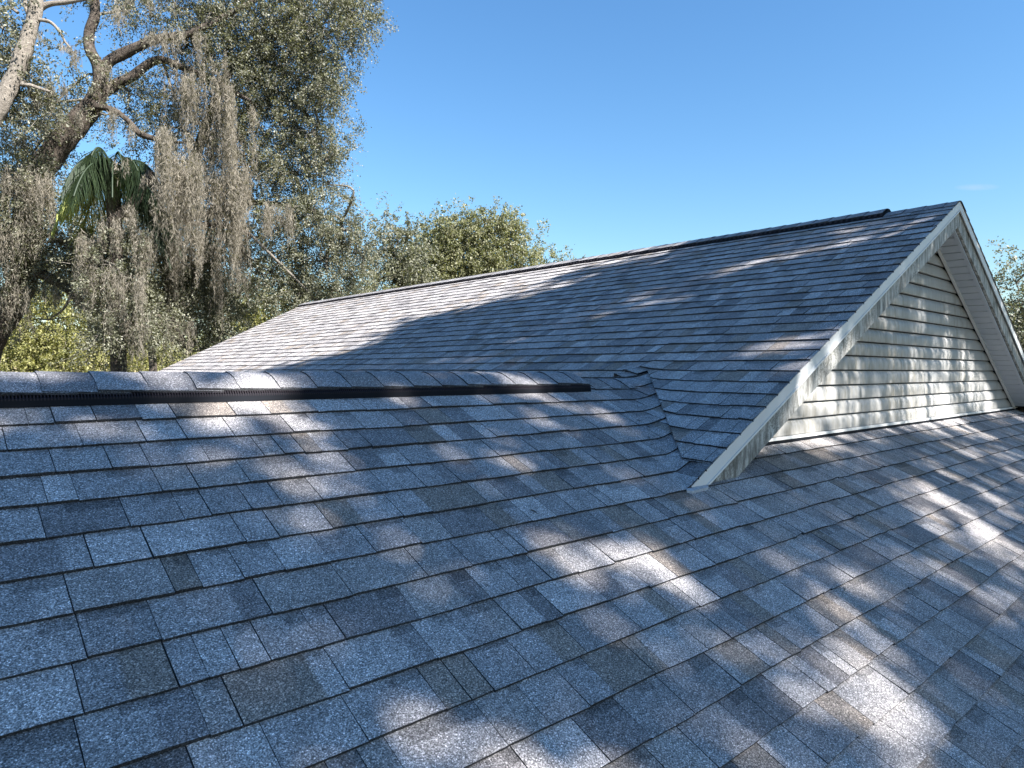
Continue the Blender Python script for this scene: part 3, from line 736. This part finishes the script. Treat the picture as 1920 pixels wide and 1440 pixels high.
# queen palm between the oak limbs
def palm():
    d = 15.5; c = W(212, 322, d); base = np.array([c[0], c[1], GZ])
    root = empty('palm_tree', tuple(base), 'dark palm with drooping fronds, some tinted yellow green as if sunlit, behind the big oak trunk', 'tree')
    V, F = tube([base, (base+c)/2+.1, c], [.22, .17, .15], 8, 10, .1); link('trunk', mesh_np('trunk', V, F, M_BARK, smooth=True), root)
    A = [(-35, .9), (-75, .75), (-100, .5), (-130, .3), (-20, 1.2), (10, 1.3), (40, 1.2), (70, .9), (100, .7), (130, .4), (160, .2), (-160, .2), (-60, .2), (60, .2), (0, .6), (90, .1), (-90, .0), (-120, -.3), (-45, 1.4), (25, .7), (120, -.2), (180, .6), (-10, .3), (140, .9), (-140, .9), (-85, 1.1)]
    for i, (az, el) in enumerate(A):
        az += rng.uniform(-14, 14); el += rng.uniform(-.15, .15); dr_ = rng.uniform(.6, 1.1); a = math.radians(az); L = rng.uniform(1.15, 2.); h = CR*math.sin(a)-np.array([CF[0], CF[1], 0])*math.cos(a)
        n = 80; t = np.linspace(.05, 1, n)[:, None]
        p = c+h*t*L*math.cos(el*.8)*(1-.18*t)+np.array([0, 0, 1.])*(L*(math.sin(el)*t-(dr_+.25*abs(el))*t*t))
        tg = unit(np.gradient(p, axis=0)); sd = unit(np.cross(tg, [0, 0, 1.])); Vs, ti = [], []
        lit = .93 if -150 < az < -40 and el < 1.0 else .22  # sunlit look of the left fronds is put into their tint
        for s_ in (-1, 1):
            ll = (.8*np.sin(np.clip(t*1.1, 0, 1)*np.pi*.85+.25))*rng.uniform(.8, 1.1, (n, 1))
            ax = unit(sd*s_*.6+tg*.45+np.array([0, 0, -.85])+rng.normal(0, .12, (n, 3))); w_ = unit(np.cross(ax, sd*s_+np.array([0, 0, .3])))*.0115
            e = p+ax*ll*.55; e2 = p+ax*ll+np.array([0, 0, -.22])*ll
            Vs.append(np.stack([p-w_*.5, p+w_*.5, e+w_, e-w_], 1).reshape(-1, 3)); Vs.append(np.stack([e-w_, e+w_, e2+w_*.1, e2-w_*.1], 1).reshape(-1, 3))
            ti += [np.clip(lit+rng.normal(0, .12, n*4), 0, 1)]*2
        Vs = np.vstack(Vs); rv, rf = tube(p[::9], [.018]*len(p[::9]), 3, 5)
        F = np.vstack([np.arange(len(Vs)).reshape(-1, 4), rf+len(Vs)])
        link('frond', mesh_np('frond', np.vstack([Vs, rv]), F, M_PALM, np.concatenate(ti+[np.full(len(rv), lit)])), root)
palm()

# trees and bushes behind
bt = [
 ('understory_tree', 'bright yellow green bushy tree low at the left edge under the hanging moss', 34., [(30,640,90,50,300), (110,610,70,60,280), (60,570,70,40,160), (-30,620,60,60,120), (10,690,100,40,200), (120,680,60,40,160)], M_YEL),
 ('understory_tree', 'yellow green bushy tree low behind the ridge left of the sunlit roof edge', 36., [(190,640,80,55,300), (250,610,60,60,220), (200,570,50,40,140), (300,670,80,40,200), (220,690,90,40,200)], M_YEL),
 ('understory_tree', 'light green tree top just above the sunlit far end of the big roof', 30., [(480,575,36,36,150), (510,600,34,26,60), (440,640,60,40,140)], M_YEL),
 ('background_oak', 'dark shaded tree deep behind the moss curtains in the middle of the left grove', 26., [(250,430,80,70,300), (330,560,90,60,260), (400,500,80,90,300), (130,500,70,40,120), (40,510,70,40,100)], M_OAK),
 ('background_oak', 'olive green tree filling the dip between the big oak and the round tree', 29., [(660,580,55,30,170), (600,570,60,30,150), (690,540,30,26,50), (540,530,50,40,90)], M_OLIVE),
 ('background_oak', 'small dark narrow tree standing left of the round olive tree', 30., [(748,445,24,22,60), (752,485,34,30,110), (760,530,44,36,140), (735,470,18,18,26), (702,535,26,26,30)], M_OAK),
 ('round_oak', 'round olive green oak in full sun behind the middle of the ridge', 36., [(825,456,44,36,190), (872,446,44,34,190), (925,444,44,34,200), (800,500,50,46,240), (870,495,60,50,320), (940,490,48,46,260), (978,472,22,22,50), (850,420,24,14,32), (905,414,24,12,30), (955,424,16,12,20), (985,444,14,12,14), (830,545,70,40,240), (930,535,70,40,220), (995,510,30,30,70)], M_OLIVE),
 ('background_oak', 'thin leafy tree tips poking above the ridge right of the round tree', 38., [(1040,492,26,14,30), (1012,488,14,14,14), (1060,505,20,12,20), (1080,530,50,24,60)], M_OLIVE),
 ('bare_tree', 'sparse twiggy tree beyond the right edge of the gable', 24., [(1905,530,18,26,14), (1940,500,40,50,40), (1912,580,24,30,40), (1950,590,50,60,130), (1920,640,24,40,80), (1960,680,50,60,150)], M_OAK),
]
for nm, lab, d, bl_, m in bt:
    bb = [B(x, y, rx, ry, n, d) for x, y, rx, ry, n in bl_]
    cx = sum(x*n for x, y, rx, ry, n in bl_)/sum(b_[4] for b_ in bl_); top = W(cx, 560, d); base = np.array([top[0], top[1], GZ]); yb = max(b_[1] for b_ in bl_)
    fork = W(cx, min(yb, 660), d)
    lim = [('trunk', [base, (base+fork)/2+np.array([.2, .1, 0]), fork], [.2, .16, .12])]
    big_ = sorted(bb, key=lambda b_: -b_[2])[:4]
    for c, r, n in big_: lim.append(('limb', [fork, (fork+c)/2+rng.normal(0, .2, 3), c], [.08, .06, .03]))
    make_tree(nm, tuple(base), lab, bb, m, limbs=lim, K=24, lsize=.1 if d < 30 else .125, L=.5, sig=.26 if d < 30 else .34, attach=[fork]+[b_[0] for b_ in big_], clump_div=9, thin=.03)
# far wood closing the horizon behind the trees
O = np.stack([rng.uniform(-70, 90, 2600), rng.uniform(48, 75, 2600), GZ+rng.uniform(0, 1, 2600)**.7*6.2], 1)
v, f, t, tv, tf = sprays(O, unit(rng.normal(0, 1, O.shape)), 1.1, 16, .34)
fw = link('far_wood', mesh_np('far_wood', v, f, M_OLIVE, t)); tag(fw, 'far line of low woodland closing the horizon behind the trees', 'woodland', None, 'stuff')

# ------------------------------------------------------------------ spanish moss
big_curt = [
 ('long grey tan moss curtain hanging in the crown just right of the limb fork', (322, 60, 46, 75, OD-.3, 70)),
 ('broad tawny moss curtain hanging longest down the middle of the big oak', (362, 148, 42, 170, OD-.5, 90)),
 ('sunlit tan moss column hanging beside the dark palm', (303, 248, 42, 200, 15.2, 110)),
 ('wide grey moss curtain hanging over the dark gap right of the palm', (345, 300, 62, 240, 15.6, 170)),
 ('tall shaded moss curtain hanging right of the tawny middle one', (415, 170, 40, 280, OD-.2, 110)),
 ('ragged grey moss curtain near the right side of the hanging group', (440, 330, 56, 230, OD-.2, 130)),
 ('pale tan moss hank lit brightly above the low left branches', (158, 446, 40, 130, 15.2, 110)),
 ('bright tan moss draped over the upper left branch below the blue gap', (108, 160, 60, 60, OD-.8, 90)),
 ('pale fluffy moss tuft on the right of the big oak crown', (515, 385, 64, 75, OD-.4, 90)),
]
for lab, a in big_curt:
    V, F, t = curtain(*a); tag(link('moss_curtain', mesh_np('moss_curtain', V, F, M_MOSS, t)), lab, 'moss', 'spanish moss curtains on the big oak')
small = [(225,300,40,80,14.9,16),(375,110,190,330,OD-.15,60),(350,320,210,240,OD-.1,70),(440,260,120,280,OD+.1,60),(190,430,200,230,OD-.3,80),(60,330,140,240,OD-.7,60),(285,60,26,55,OD-.2,30),(230,0,60,45,OD,40),(215,18,30,40,PD,24),(125,85,18,36,PD,22),(152,98,30,40,PD+.1,24),(75,60,14,30,PD,10),(40,320,80,180,OD-1,120),(20,420,60,160,OD-1,90),(85,330,30,150,OD-1,50),
 (205,410,60,110,15.05,70),(195,500,80,120,15.05,100),(215,580,40,130,15.0,80),(262,600,60,110,15.1,80),(305,590,44,100,OD,60),(238,520,70,130,15.0,110),(150,560,40,80,OD-.6,40),(50,535,12,120,OD-.8,20),(146,540,8,80,OD-.8,10),(170,565,10,140,OD-.8,20),(184,590,10,90,OD-.8,14),
 (375,440,14,150,OD-.8,30),(365,425,26,100,OD-.6,24),(215,205,26,60,OD-.3,30),(242,232,14,50,OD-.3,14),(195,120,30,60,OD-.2,34),(60,170,30,60,OD-.2,24),(470,320,26,190,OD,40),(405,330,30,260,OD-.3,60),(455,440,30,120,OD+.2,40),(380,60,40,80,OD-.1,40),
 (245,385,50,60,15.1,50),(275,330,16,50,15.1,20),(340,250,40,90,OD-.2,40),(330,440,40,180,OD,60),(480,200,30,80,OD+.2,24),(540,400,30,70,OD,26),(390,240,30,120,OD,40),(20,250,60,90,OD-.3,50),(300,0,60,50,OD-.1,40),(415,520,40,110,OD+.3,50),(265,440,60,130,15.2,70),(130,210,50,60,OD-.6,44),(345,600,50,90,OD+.4,50), (15,540,40,90,OD-.6,40),(95,540,60,60,OD-.5,40)]
P_ = [curtain(*a) for a in small]
V = np.vstack([p[0] for p in P_]); F = np.arange(len(V)).reshape(-1, 4); t = np.concatenate([p[2] for p in P_])
tag(link('spanish_moss', mesh_np('spanish_moss', V, F, M_MOSS, t)), 'grey tan spanish moss hanging all through the left trees', 'moss', None, 'stuff')

# ------------------------------------------------------------------ oaks behind the camera that shade the roof
def hit_near(O):
    """where a point's shadow falls: on the near slope (x,y)"""
    t = (O[:, 2]-(H-P*D)-P*O[:, 1])/(SUN[2]-P*SUN[1]); return O-SUN*t[:, None]
def hit_left(O):
    t = (O[:, 2]-(ZB-P*XB)-P*O[:, 0])/(SUN[2]-P*SUN[0]); return O-SUN*t[:, None]
def hit_wall(O):
    t = (O[:, 1]-YW)/SUN[1]; return O-SUN*t[:, None]
def ray_near(px, py):
    d = W(px, py, 1.); t = (H-P*D)/(d[2]-P*d[1]); return d*t
def ray_left(px, py):
    d = W(px, py, 1.); t = (ZB-P*XB)/(d[2]-P*d[0]); return d*t
GAPN = [(ray_near(x, y)[:2], r) for x, y, r in ((490,830,.20),(545,880,.19),(430,800,.12),(1085,800,.13),(900,850,.16),(1030,905,.17),(1010,945,.14),(500,1185,.2),(640,1140,.14),(380,770,.1),(960,1060,.1),(760,785,.12),(1370,1160,.17),(1420,1210,.16),(1330,1240,.14),(1500,1270,.13),
  (1700,1290,.22),(1760,1360,.16),(1580,1230,.14),(1600,1210,.1),(1500,840,.2),(1560,860,.24),(1630,885,.24),(1700,915,.2),(1780,950,.2),(1600,830,.3),(1850,870,.3),(1880,930,.2),(1800,980,.14),(1480,930,.12),(1700,990,.14),(1430,960,.1),(1560,1080,.13),(1450,1050,.1),(700,1010,.12),(620,960,.1),(250,780,.12),(60,800,.12),(1300,960,.1),(1900,1050,.12),(1620,1150,.1),(1800,830,.25),(330,880,.1),(1180,1000,.1))]
GAPL = [(ray_left(x, y)[1:], r) for x, y, r in ((1590,505,.16),(1640,495,.14),(1500,465,.2),(1570,455,.2),(1400,500,.16),(1300,520,.16),(1330,590,.13),(1250,560,.13),(1460,660,.13),(1410,680,.12),(1500,650,.11),(1480,690,.1),(830,690,.12),(880,670,.12),(1000,620,.14),(1100,585,.14),(1200,560,.14),(1080,700,.1),(1700,425,.16),(1650,410,.2),(1450,470,.14))]
GAPW = [(np.array([x, z]), r) for x, z, r in ((5.2,.0,.16),(4.9,-.2,.14),(6.1,.45,.16),(6.3,.75,.1),(5.6,.2,.12),(6.9,.2,.1),(7.2,-.1,.12),(6.3,-.2,.14),(7.6,-.3,.12),(8.4,-.4,.14),(6.8,.55,.08),(5.6,-.3,.1),(7.9,0.,.1),(7.0,-.35,.12))]
# lit part of the gable slope: beyond this edge (y as a function of height along the slope) no shade falls
EDGE = sorted([(ray_left(x, y)[2], ray_left(x, y)[1]) for x, y in ((470,698),(560,690),(700,640),(800,605),(900,575),(1000,530),(1130,530),(1250,480),(1330,430),(1420,420),(1500,410))])
EZ = np.array([e[0] for e in EDGE]); EY = np.array([e[1] for e in EDGE])
def keep(O):
    hn, hl, hw = hit_near(O), hit_left(O), hit_wall(O); k = np.ones(len(O), bool)
    onl = (hl[:, 0] < XB) & (hl[:, 1] > YG) & (hl[:, 2] > np.where(hl[:, 1] < D, H-P*(D-hl[:, 1]), -.3))
    onw = (np.abs(hw[:, 0]-6.8) < 3.2) & (hw[:, 2] > ZG) & (hw[:, 2] < 1.3) & ~onl
    wob_ = np.array([1.0*mnoise.noise((o[2]*1.5, o[0]*1.5, 0))+.5*mnoise.noise((o[2]*4, o[0]*4, 5)) for o in hl])
    k &= ~(onl & (hl[:, 1] > np.interp(hl[:, 2], EZ, EY)+wob_))
    thin_ = rng.random(len(O)) > .3
    for c, r in GAPN: k &= ~(thin_ & (~onl) & (~onw) & (np.linalg.norm((hn[:, :2]-c)*np.array([1.3, .85]), axis=1) < r))
    for c, r in GAPL: k &= ~(thin_ & onl & (np.linalg.norm((hl[:, 1:]-c)*np.array([.85, 1.3]), axis=1) < r))
    nzw_ = np.array([mnoise.noise((o[0]*1.6, o[2]*.9+o[1]*.9, 3))+.5*mnoise.noise((o[0]*4, o[2]*2.+o[1]*2, 7)) for o in hn])
    opn = onw | (~onl & (hn[:, 0] > 3.9) & (hn[:, 0] < 12) & (hn[:, 1] > .9) & (hn[:, 1] < YW))
    k &= ~(onw & (nzw_ > -.75)); k &= ~(thin_ & opn & ~onw & (nzw_ > .2))
    nzn = np.array([mnoise.noise((o[0]*3.2, o[1]*2.2, 11)) for o in hn]); k &= ~(thin_ & ~onl & ~onw & (nzn > .2))
    for c, r in GAPW: k &= ~(onw & (np.linalg.norm((hw[:, [0, 2]]-c)*np.array([1.3, .8]), axis=1) < r))
    return k
def shade_tree(base, label, zmin, zmax, pts, per, nm='shade_oak', low=()):
    """crown built of boughs along the sun lines of the roof it stands over"""
    root = empty(nm, base, label, 'tree', 'oaks standing on the sunny side of the house')
    base = np.array(base); hub = base+np.array([0, 0, 8.5])
    limb('trunk', [base, base+np.array([.2, .1, 4]), hub], [.42, .34, .26], M_BARK, root)
    O, Dd, tw, mt = [], [], [], []
    for q in pts:
        z = rng.uniform(zmin, zmax); c = q+SUN*((z-q[2])/SUN[2]); n = per
        o_, d_, cc = blob_points(c, np.array([.7, .7, .6]), int(n*2.7), 7, .19, np.eye(3)); O.append(o_); Dd.append(d_)
        if rng.random() < .3: tw.append(tube([hub+rng.normal(0, .3, 3), (hub+c)/2+np.array([0, 0, .5]), c], [.09, .05, .02], 5, 6))
        if rng.random() < .6: mt.append(c+rng.normal(0, .3, 3))
    O = np.vstack(O); Dd = np.vstack(Dd); k = keep(O); O, Dd = O[k], Dd[k]
    v, f, t, tv, tf = sprays(O, Dd, .3, 26, .125)
    o = link('crown', mesh_np('crown', v, f, M_OAK, t), root); o['kind'] = 'stuff'
    tw.append((tv, tf)); V, F = cat(tw); o = link('twigs', mesh_np('twigs', V, F, M_TWIG), root); o['kind'] = 'stuff'
    for q in low:
        limb('limb', q, np.linspace(.09, .025, len(q)), M_BARK, root, 6, 7, .1)
    mt = np.array(mt); mt = mt[keep(mt)]
    tops = np.repeat(mt, 8, 0)+rng.normal(0, .12, (len(mt)*8, 3)); V, F, t = strands(tops, rng.uniform(.3, 1.2, len(tops)), np.full(len(tops), .03))
    if len(low):
        T_, L_ = [], []
        for q in low:
            cc = catmull(q, 12)
            for j in range(24):
                p0 = cc[rng.integers(8, len(cc))]; ll = rng.uniform(.5, 1.9)
                for _ in range(9): T_.append(p0+rng.normal(0, .03, 3)); L_.append(ll*rng.uniform(.5, 1))
        v2, f2, t2 = strands(np.array(T_), np.array(L_), np.full(len(T_), .02))
        V = np.vstack([V, v2]); F = np.arange(len(V)).reshape(-1, 4); t = np.concatenate([t, t2])
    o = link('hanging_moss', mesh_np('hanging_moss', V, F, M_MOSS, t), root); o['kind'] = 'stuff'
def grid_pts(x0, x1, y0, y1, st, fz):
    P2_ = []
    for x in np.arange(x0, x1, st):
        for y in np.arange(y0, y1, st):
            xx, yy = x+rng.uniform(-.5, .5)*st, y+rng.uniform(-.5, .5)*st; P2_.append(np.array([xx, yy, fz(xx, yy)]))
    return P2_
GAPN = [(c, r*.9) for c, r in GAPN]; GAPL = [(c, r*1.5) for c, r in GAPL]
nearz = lambda x, y: H-P*abs(D-y)
bz = lambda x, y: ZB-P*abs(XB-x)
ptsA = grid_pts(-1, 5.6, -1.6, 3.2, .62, nearz)
ptsB = grid_pts(5.6, 12.5, -1.6, 3.2, .62, nearz)
ptsC = [p for p in grid_pts(3.6, 8.5, 2.2, 9.5, .6, bz) if p[1] < np.interp(p[2], EZ, EY)+.6]
shade_tree((3.5, -14.5, GZ), 'mossy live oak standing behind the photographer that dapples the left of the near roof', 8, 11, ptsA, 22)
lows = []
for k_ in range(9):
    x0_, x1_ = 4.3+rng.uniform(-.4, .8), 9.6+rng.uniform(-.8, .8); zt = .75+rng.uniform(-.3, .5); tt = 4.0+.45*k_
    pa, pb_ = np.array([x0_, YW, zt])+SUN*tt, np.array([x1_, YW, zt+rng.uniform(-.3, .3)])+SUN*(tt+rng.uniform(-.3, .8))
    hubq = np.array([13.5, -13.5, GZ+8.5])
    lows.append([hubq, (hubq+pb_)/2+np.array([.6, 0, .9]), pb_, (pa*.4+pb_*.6)+rng.normal(0, .12, 3), (pa*.7+pb_*.3)+rng.normal(0, .12, 3), pa])
shade_tree((13.5, -13.5, GZ), 'mossy live oak standing behind the photographer that dapples the right of the near roof', 8, 11, ptsB, 20, low=lows)
shade_tree((15.5, -6.5, GZ), 'live oak standing at the right of the house that shades the big gable roof', 8, 10.5, ptsC, 17)

# ------------------------------------------------------------------ a little leaf litter on the shingles
Vl, Fl = [], []
for i in range(70):
    x, sl_ = rng.uniform(.3, 8.5), rng.uniform(.25, 3.2)
    if i > 45: x, sl_ = XV0-sl_*.0-rng.uniform(.15, .8), rng.uniform(.15, 1.0); x = XV0-sl_*CS-rng.uniform(.02, .2)
    if x > XV0-sl_*CS and sl_ < SW+.1: continue
    a = rng.uniform(0, 6.3); L_ = rng.uniform(.006, .02); w_ = L_*rng.uniform(.08, .4)
    c_, s_ = math.cos(a), math.sin(a); n = len(Vl)
    for u, v_, h_ in ((-L_, 0, .014), (0, w_, .02), (L_, 0, .016), (0, -w_, .018)):
        Vl.append(map_A(x+u*c_-v_*s_, sl_+u*s_+v_*c_, h_))
    Fl.append((n, n+1, n+2, n+3))
tag(link('leaf_litter', mesh_np('leaf_litter', np.array(Vl), np.array(Fl), M_TWIG)), 'small dry leaf bits scattered on the near roof', 'litter', None, 'stuff')
